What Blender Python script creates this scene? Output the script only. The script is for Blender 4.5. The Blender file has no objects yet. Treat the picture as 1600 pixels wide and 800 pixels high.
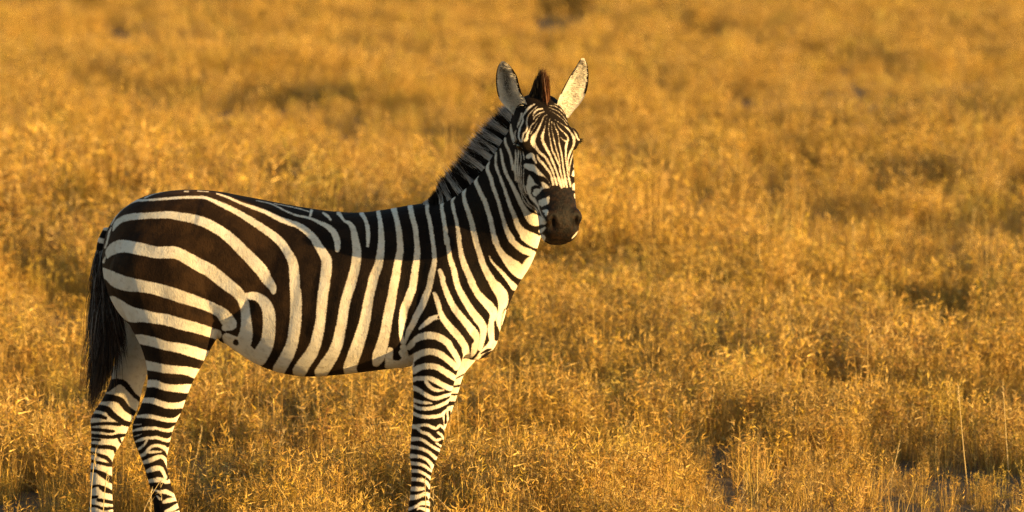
import bpy, bmesh, math, random
import numpy as np
from mathutils import Vector

R = math.radians
rng = np.random.default_rng(11)
random.seed(5)
scene = bpy.context.scene
COL = scene.collection

# ------------------------------------------------------------------ camera
CAM_H, CAM_D, PITCH, FPX = 2.8, 24.0, R(4.07), 10350.0
cam_data = bpy.data.cameras.new('camera')
cam_data.sensor_width = 36.0
cam_data.lens = 36.0 * FPX / 1600.0
cam_data.clip_start = 0.5
cam_data.clip_end = 3000.0
cam_data.dof.use_dof = True
cam_data.dof.focus_distance = 23.85
cam_data.dof.aperture_fstop = (cam_data.lens / 1000.0) / 0.045
cam_data.dof.aperture_blades = 0
cam = bpy.data.objects.new('camera', cam_data)
COL.objects.link(cam)
cam.location = (0, -CAM_D, CAM_H)
cam.rotation_euler = (R(90) - PITCH, 0, 0)
scene.camera = cam

# ------------------------------------------------------------------ light
SUN_AZ, SUN_EL = R(27.0), R(7.3)       # azimuth measured from +X towards the viewer's side
sun_dir = Vector((math.cos(SUN_AZ) * math.cos(SUN_EL), -math.sin(SUN_AZ) * math.cos(SUN_EL), math.sin(SUN_EL)))
world = bpy.data.worlds.new('World')
scene.world = world
world.use_nodes = True
wn = world.node_tree.nodes
wl = world.node_tree.links
sky = wn.new('ShaderNodeTexSky')
sky.sky_type = 'NISHITA'
sky.sun_disc = False
sky.sun_elevation = SUN_EL
sky.sun_rotation = math.atan2(sun_dir.x, sun_dir.y)
sky.air_density = 1.0
sky.dust_density = 0.6
wl.new(sky.outputs[0], wn['Background'].inputs[0])
wn['Background'].inputs[1].default_value = 0.088
sl = bpy.data.lights.new('sun', 'SUN')
sl.energy = 5.0
sl.angle = R(0.5)
sl.color = (1.0, 0.645, 0.235)
sun = bpy.data.objects.new('sun', sl)
COL.objects.link(sun)
sun.location = (20, -12, 8)
sun.rotation_euler = sun_dir.to_track_quat('Z', 'Y').to_euler()

scene.view_settings.view_transform = 'Standard'
scene.view_settings.look = 'None'
scene.view_settings.gamma = 1.0
scene.view_settings.exposure = 1.22
scene.cycles.use_denoising = True
scene.cycles.denoiser = 'OPENIMAGEDENOISE'
scene.cycles.denoising_prefilter = 'NONE'
scene.cycles.use_adaptive_sampling = False
scene.cycles.max_bounces = 5
scene.cycles.diffuse_bounces = 2
scene.cycles.transparent_max_bounces = 4

# ------------------------------------------------------------------ photo-plane helpers (for measured proportions)
FWD = np.array((0, math.cos(PITCH), -math.sin(PITCH)))
UPV = np.array((0, math.sin(PITCH), math.cos(PITCH)))
CAMP = np.array((0.0, -CAM_D, CAM_H))

def proj(P):
    d = np.asarray(P, float) - CAMP
    dep = d @ FWD
    return 800 + FPX * d[..., 0] / dep, 400 - FPX * (d @ UPV) / dep

def at(X, Y, y=0.0):
    v = FWD + np.array(((X - 800) / FPX, 0, 0)) + UPV * ((400 - Y) / FPX)
    return CAMP + v * ((y + CAM_D) / v[1])

# ------------------------------------------------------------------ material helpers
def new_mat(name):
    m = bpy.data.materials.new(name)
    m.use_nodes = True
    nt = m.node_tree
    nt.nodes.clear()
    out = nt.nodes.new('ShaderNodeOutputMaterial')
    return m, nt, out

def nd(nt, t, **kw):
    n = nt.nodes.new(t)
    for k, v in kw.items():
        if k.startswith('i_'):
            key = k[2:]
            key = int(key) if key.isdigit() else key.replace('_', ' ')
            n.inputs[key].default_value = v
        else:
            setattr(n, k, v)
    return n

def mixc(nt, fac, a, b):
    n = nd(nt, 'ShaderNodeMix', data_type='RGBA')
    for sock, v in ((n.inputs[0], fac), (n.inputs[6], a), (n.inputs[7], b)):
        if isinstance(v, bpy.types.NodeSocket):
            nt.links.new(v, sock)
        else:
            sock.default_value = v if not isinstance(v, tuple) else (*v, 1.0)[:4]
    return n.outputs[2]

def math_n(nt, op, a, b=None, c=None, clamp=False):
    n = nd(nt, 'ShaderNodeMath', operation=op, use_clamp=clamp)
    for sock, v in zip(n.inputs, (a, b, c)):
        if v is None:
            continue
        if isinstance(v, bpy.types.NodeSocket):
            nt.links.new(v, sock)
        else:
            sock.default_value = v
    return n.outputs[0]

def noise(nt, vec, scale, detail=3.0, rough=0.55):
    n = nd(nt, 'ShaderNodeTexNoise')
    n.inputs['Scale'].default_value = scale
    n.inputs['Detail'].default_value = detail
    n.inputs['Roughness'].default_value = rough
    if vec is not None:
        nt.links.new(vec, n.inputs['Vector'])
    return n.outputs[0]

def ramp(nt, fac, lo, hi):
    n = nd(nt, 'ShaderNodeMapRange', interpolation_type='SMOOTHSTEP')
    n.inputs[1].default_value = lo
    n.inputs[2].default_value = hi
    nt.links.new(fac, n.inputs[0])
    return n.outputs[0]

# ------------------------------------------------------------------ ground
def build_ground():
    xs = np.concatenate([np.linspace(-900, -40, 12), np.linspace(-36, 36, 73), np.linspace(40, 900, 12)])
    ys = np.concatenate([np.linspace(-400, -30, 8), np.linspace(-26, 120, 147), np.linspace(130, 1800, 20)])
    V, F = [], []
    for j, y in enumerate(ys):
        for i, x in enumerate(xs):
            V.append((x, y, ground_z(x, y)))
    n = len(xs)
    for j in range(len(ys) - 1):
        for i in range(n - 1):
            F.append((j * n + i, j * n + i + 1, (j + 1) * n + i + 1, (j + 1) * n + i))
    me = bpy.data.meshes.new('ground')
    me.from_pydata(V, [], F)
    me.polygons.foreach_set('use_smooth', np.ones(len(me.polygons), bool))
    o = bpy.data.objects.new('ground', me)
    COL.objects.link(o)
    o['kind'] = 'structure'
    m, nt, out = new_mat('dry_soil')
    tc = nd(nt, 'ShaderNodeTexCoord')
    n1 = noise(nt, tc.outputs['Object'], 0.35, 5)
    n2 = noise(nt, tc.outputs['Object'], 14.0, 6, 0.7)
    c = mixc(nt, ramp(nt, n1, 0.35, 0.65), (0.13, 0.078, 0.03), (0.085, 0.05, 0.02))
    c = mixc(nt, ramp(nt, n2, 0.3, 0.7), c, (0.18, 0.11, 0.042))
    b = nd(nt, 'ShaderNodeBsdfPrincipled')
    b.inputs['Roughness'].default_value = 0.95
    nt.links.new(c, b.inputs['Base Color'])
    bp = nd(nt, 'ShaderNodeBump')
    bp.inputs['Strength'].default_value = 0.7
    bp.inputs['Distance'].default_value = 0.04
    nt.links.new(n2, bp.inputs['Height'])
    nt.links.new(bp.outputs[0], b.inputs['Normal'])
    nt.links.new(b.outputs[0], out.inputs[0])
    me.materials.append(m)

def ground_z(x, y):
    far = min(1.0, max(0.0, (math.hypot(x + 0.5, y) - 4.0) / 10.0))
    return far * 0.05 * (math.sin(x * 0.31 + 1.2) * math.sin(y * 0.23 + 0.4) + 0.6 * math.sin(y * 0.41 + x * 0.12))

build_ground()

# ------------------------------------------------------------------ zebra body shape
def superring(c, ax, ay, rx_pos, rx_neg, ry, n=40, p=2.3, taper=0.0):
    """closed ring round c: ax axis half lengths rx_pos / rx_neg, ay axis half width ry"""
    pts = []
    for k in range(n):
        t = 2 * math.pi * k / n
        ct, st = math.cos(t), math.sin(t)
        a = math.copysign(abs(ct) ** (2 / p), ct)
        b = math.copysign(abs(st) ** (2 / p), st)
        ra = rx_pos if a > 0 else rx_neg
        pts.append(c + ax * (a * ra) + ay * (b * ry * (1 + taper * a)))
    return pts

def loft(rings):
    V, F = [], []
    n = len(rings[0])
    for r in rings:
        V += [tuple(p) for p in r]
    for i in range(len(rings) - 1):
        for k in range(n):
            a, b = i * n + k, i * n + (k + 1) % n
            F.append((a, b, b + n, a + n))
    F.append(tuple(range(n))[::-1])
    F.append(tuple(range((len(rings) - 1) * n, len(rings) * n)))
    return V, F

def cr_rows(rows, sub=4):
    """Catmull-Rom resampling of rows of numbers"""
    A = np.asarray(rows, float)
    P = np.vstack([2 * A[0] - A[1], A, 2 * A[-1] - A[-2]])
    out = []
    for i in range(1, len(P) - 2):
        p0, p1, p2, p3 = P[i - 1], P[i], P[i + 1], P[i + 2]
        for s in range(sub):
            t = s / sub
            out.append(0.5 * ((2 * p1) + (p2 - p0) * t + (2 * p0 - 5 * p1 + 4 * p2 - p3) * t * t + (3 * p1 - p0 - 3 * p2 + p3) * t ** 3))
    out.append(A[-1])
    return np.array(out)

EX, EY, EZ = np.eye(3)
YAW = R(14.0)                                   # the animal stands turned a little towards the viewer
BX = np.array((math.cos(YAW), -math.sin(YAW), 0))
LAT = np.array((math.sin(YAW), math.cos(YAW), 0))
def sh(X):
    return -(X - 330) / 430 * math.tan(YAW)
HY = -0.35
SHAPES = []

def torso():
    rows = [  # X, Ytop, Ybottom, half width, exponent
        (163, 384, 412, .02), (168, 366, 432, .065), (177, 346, 460, .115), (195, 325, 492, .17), (225, 307, 520, .212), (262, 298.5, 534, .235),
        (300, 296, 533, .242), (340, 299, 526, .24), (372, 305, 546, .238), (405, 311, 568, .242), (440, 318, 581.5, .248),
        (480, 325, 588, .252), (520, 330, 586.5, .253), (560, 332, 582.5, .25), (600, 327.5, 577.5, .243), (640, 320.5, 573, .232),
        (675, 318, 563, .20), (705, 330, 548, .15), (722, 360, 520, .08)]
    rings = []
    for X, yt, yb, w in cr_rows(rows, 4):
        t, b = at(X, yt, sh(X)), at(X, yb, sh(X))
        c = t * 0.46 + b * 0.54
        rings.append(superring(c, EZ, LAT, t[2] - c[2], c[2] - b[2], w, p=2.15, taper=-0.10))
    SHAPES.append(loft(rings))

def neck():
    rows = [  # Xt, Yt, Xb, Yb, ycentre, half width
        (612, 340, 650, 560, 0.0, .19), (660, 326, 716, 562, 0.0, .195), (694, 316, 758, 549, -.002, .182), (712, 306, 777, 522, -.01, .163),
        (729, 293, 789, 488, -.02, .142), (747, 275, 806, 450, -.035, .122), (764, 252, 827, 417, -.07, .107),
        (777, 233, 840, 384, -.10, .098), (790, 212, 846, 355, -.135, .09), (804, 190, 848, 325, -.165, .082), (818, 176, 850, 300, -.19, .07)]
    rings = []
    for Xt, Yt, Xb, Yb, yc, w in cr_rows(rows, 4):
        yc += sh((Xt + Xb) / 2)
        t, b = at(Xt, Yt, yc), at(Xb, Yb, yc)
        c = (t + b) / 2
        ax = (t - b)
        L = np.linalg.norm(ax)
        rings.append(superring(c, ax / L, LAT, L / 2, L / 2, w, p=2.0, taper=-0.22))
    SHAPES.append(loft(rings))

def leg(rows, ground_y=True):
    rings = []
    R_ = cr_rows(rows, 4)
    ys = sh(np.mean([(q[1] + q[2]) / 2 for q in rows[8:]]))
    Yg = proj((0, rows[-1][3] + ys, 0))[1]           # picture height of the ground under this hoof
    for i, (Y, xl, xr, yc, w) in enumerate(R_):
        if Y > 780:
            Y = 780 + (Y - 780) * (Yg - 780) / (rows[-1][0] - 780)
        l, r = at(xl, Y, yc + ys), at(xr, Y, yc + ys)
        c = (l + r) / 2
        rx = (r[0] - l[0]) / 2
        rx = math.sqrt(max(rx * rx - (w * math.sin(YAW)) ** 2, 1e-5)) / math.cos(YAW)
        rings.append(superring(c, BX, LAT, rx, rx, w, p=2.1))
    SHAPES.append(loft(rings))

NEAR_HIND = [(345, 215, 318, -.12, .06), (380, 188, 350, -.145, .10), (425, 170, 366, -.160, .116), (470, 185, 366, -.164, .116),
    (510, 203, 349, -.165, .108), (540, 219, 332, -.162, .096), (568, 228, 317, -.157, .084), (595, 230.5, 302, -.15, .072), (620, 225, 292, -.142, .062),
    (645, 215, 283, -.13, .053), (665, 206.5, 273, -.122, .048), (685, 208, 267, -.115, .045), (705, 215.5, 263, -.112, .042), (720, 222, 260.5, -.11, .037),
    (740, 228, 263, -.11, .033), (765, 235, 270, -.11, .033), (785, 239, 277, -.11, .036), (800, 241, 281, -.11, .040), (820, 250, 286, -.11, .034),
    (838, 256, 294, -.11, .040), (869, 252, 304, -.11, .048)]
FAR_HIND = [(345, 205, 318, .12, .06), (380, 180, 350, .13, .095), (425, 172, 360, .142, .108), (470, 180, 350, .148, .108), (510, 184, 325, .15, .10),
    (545, 183, 275, .15, .09), (576, 177, 236, .15, .078), (600, 171, 224.5, .135, .066), (622, 161, 219.5, .128, .057), (640, 149, 214.5, .12, .05),
    (656, 141, 207, .11, .047), (674, 142, 199, .11, .045), (692, 142, 190, .11, .043), (707, 142, 181, .11, .040), (721, 142, 176, .11, .035),
    (745, 141, 175, .11, .033), (775, 141, 175.5, .11, .034), (795, 139, 177, .11, .039), (815, 143, 177, .11, .034), (832, 147, 184, .11, .040), (860, 145, 194, .11, .048)]
NEAR_FORE = [(380, 640, 700, -.13, .04), (425, 632, 728, -.135, .075), (480, 634, 742, -.145, .092), (530, 636, 738, -.148, .09), (558, 640, 726, -.145, .082), (580, 644, 715, -.14, .071),
    (600, 645, 709.5, -.135, .062), (625, 646, 702, -.13, .055), (650, 645, 695, -.127, .049), (667, 643.5, 694.5, -.125, .046), (682, 642, 694.5, -.125, .046), (700, 641, 689, -.125, .044),
    (716, 640, 683, -.125, .040), (731, 642.5, 677, -.125, .034), (750, 642.5, 672.5, -.125, .031), (770, 641, 670, -.125, .033), (788, 638.5, 671, -.125, .037),
    (802, 637, 671, -.125, .037), (822, 640, 668, -.125, .032), (840, 640, 674, -.125, .040), (869, 634, 682, -.125, .048)]
FAR_FORE = [(425, 650, 728, .13, .07), (480, 650, 760, .145, .085), (530, 652, 762, .145, .083), (545, 654, 757, .14, .08), (565, 655, 741, .14, .073), (585, 656, 725, .135, .066), (610, 656, 717, .13, .058),
    (634, 655, 709, .125, .05), (661, 652, 699, .125, .045), (680, 648, 692, .125, .045), (700, 645, 685, .125, .042), (720, 645, 678, .125, .037), (745, 645, 673, .125, .032),
    (775, 644, 672, .125, .034), (790, 642, 672, .125, .037), (812, 644, 670, .125, .033), (832, 644, 676, .125, .04), (860, 638, 684, .125, .048)]

# head frame: s along the face towards the muzzle, u to the animal's left, w out of the face
PSI, ALPHA = R(22), R(65)
HH = np.array((math.sin(PSI), -math.cos(PSI), 0))
E_S = 0.93 * (HH * math.cos(ALPHA) - EZ * math.sin(ALPHA))
E_U = np.array((math.cos(PSI), math.sin(PSI), 0))
E_W = HH * math.sin(ALPHA) + EZ * math.cos(ALPHA)
H_O = at(850.5, 148, -0.17 + HY)
def hp(s, u, w):
    return H_O + E_S * s + E_U * u + E_W * w
def hloc(P):
    d = P - H_O
    return d @ E_S / (E_S @ E_S), d @ E_U, d @ E_W

HEAD_ROWS = [  # s, w front, w back, half width
    (-.035, -.07, -.12, .035), (-.012, -.03, -.16, .068), (.02, -.008, -.19, .084), (.06, .006, -.215, .095), (.11, .012, -.238, .103), (.16, .010, -.252, .107),
    (.20, .006, -.255, .104), (.25, .002, -.243, .100), (.30, .0, -.215, .092), (.35, .0, -.182, .082), (.40, .002, -.156, .072), (.45, .004, -.143, .067),
    (.49, .0, -.142, .069), (.525, -.012, -.139, .070), (.552, -.032, -.130, .060), (.570, -.055, -.115, .040)]

def head():
    rings = []
    for s, wf, wb, a in cr_rows(HEAD_ROWS, 4):
        wc = wf * 0.55 + wb * 0.45
        rings.append(superring(hp(s, 0, wc), E_W, E_U, wf - wc, wc - wb, a, p=2.35, taper=0.02))
    SHAPES.append(loft(rings))

def ellipsoid(c, axes, radii, n=16):
    V, F = [], []
    for i in range(n + 1):
        th = math.pi * i / n
        for k in range(2 * n):
            ph = math.pi * k / n
            V.append(tuple(c + axes[0] * radii[0] * math.sin(th) * math.cos(ph) + axes[1] * radii[1] * math.sin(th) * math.sin(ph) + axes[2] * radii[2] * math.cos(th)))
    for i in range(n):
        for k in range(2 * n):
            a, b = i * 2 * n + k, i * 2 * n + (k + 1) % (2 * n)
            F.append((a, b, b + 2 * n, a + 2 * n))
    SHAPES.append((V, F))

torso(); neck(); head()
for rows in (NEAR_HIND, FAR_HIND, NEAR_FORE, FAR_FORE):
    leg(rows)
AX = (BX, LAT, EZ)
HX = (E_S, E_U, E_W)
for sgn in (-1, 1):
    ellipsoid(hp(.168, sgn * .088, -.030), HX, (.045, .030, .030))          # brow ridge
    ellipsoid(hp(.215, sgn * .062, -.165), HX, (.085, .040, .075))          # cheek
    ellipsoid(hp(.492, sgn * .042, -.030), HX, (.040, .032, .034))          # nostril swelling
ellipsoid(hp(.515, 0, -.115), HX, (.050, .050, .036))                        # chin
ellipsoid(at(742, 515, sh(742)), AX, (.085, .15, .11))                             # breast
for sgn in (-1, 1):
    ellipsoid(at(690, 470, sh(690) + sgn * .13), AX, (.13, .085, .22))                 # shoulder
ellipsoid(at(352, 522, sh(352)), AX, (.03, .035, .035))                            # sheath

def build_body_mesh():
    bm = bmesh.new()
    for V, F in SHAPES:
        vs = [bm.verts.new(v) for v in V]
        for f in F:
            try:
                bm.faces.new([vs[i] for i in f])
            except ValueError:
                pass
    bmesh.ops.remove_doubles(bm, verts=bm.verts, dist=1e-6)
    bmesh.ops.recalc_face_normals(bm, faces=bm.faces)
    me = bpy.data.meshes.new('body_source')
    bm.to_mesh(me)
    bm.free()
    o = bpy.data.objects.new('body_source', me)
    COL.objects.link(o)
    m = o.modifiers.new('remesh', 'REMESH')
    m.mode = 'VOXEL'
    m.voxel_size = 0.0037
    s = o.modifiers.new('smooth', 'SMOOTH')
    s.factor = 0.5
    s.iterations = 26
    dg = bpy.context.evaluated_depsgraph_get()
    dg.update()
    res = bpy.data.meshes.new_from_object(o.evaluated_get(dg))
    bpy.data.objects.remove(o)
    res.name = 'body'
    return res

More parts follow.
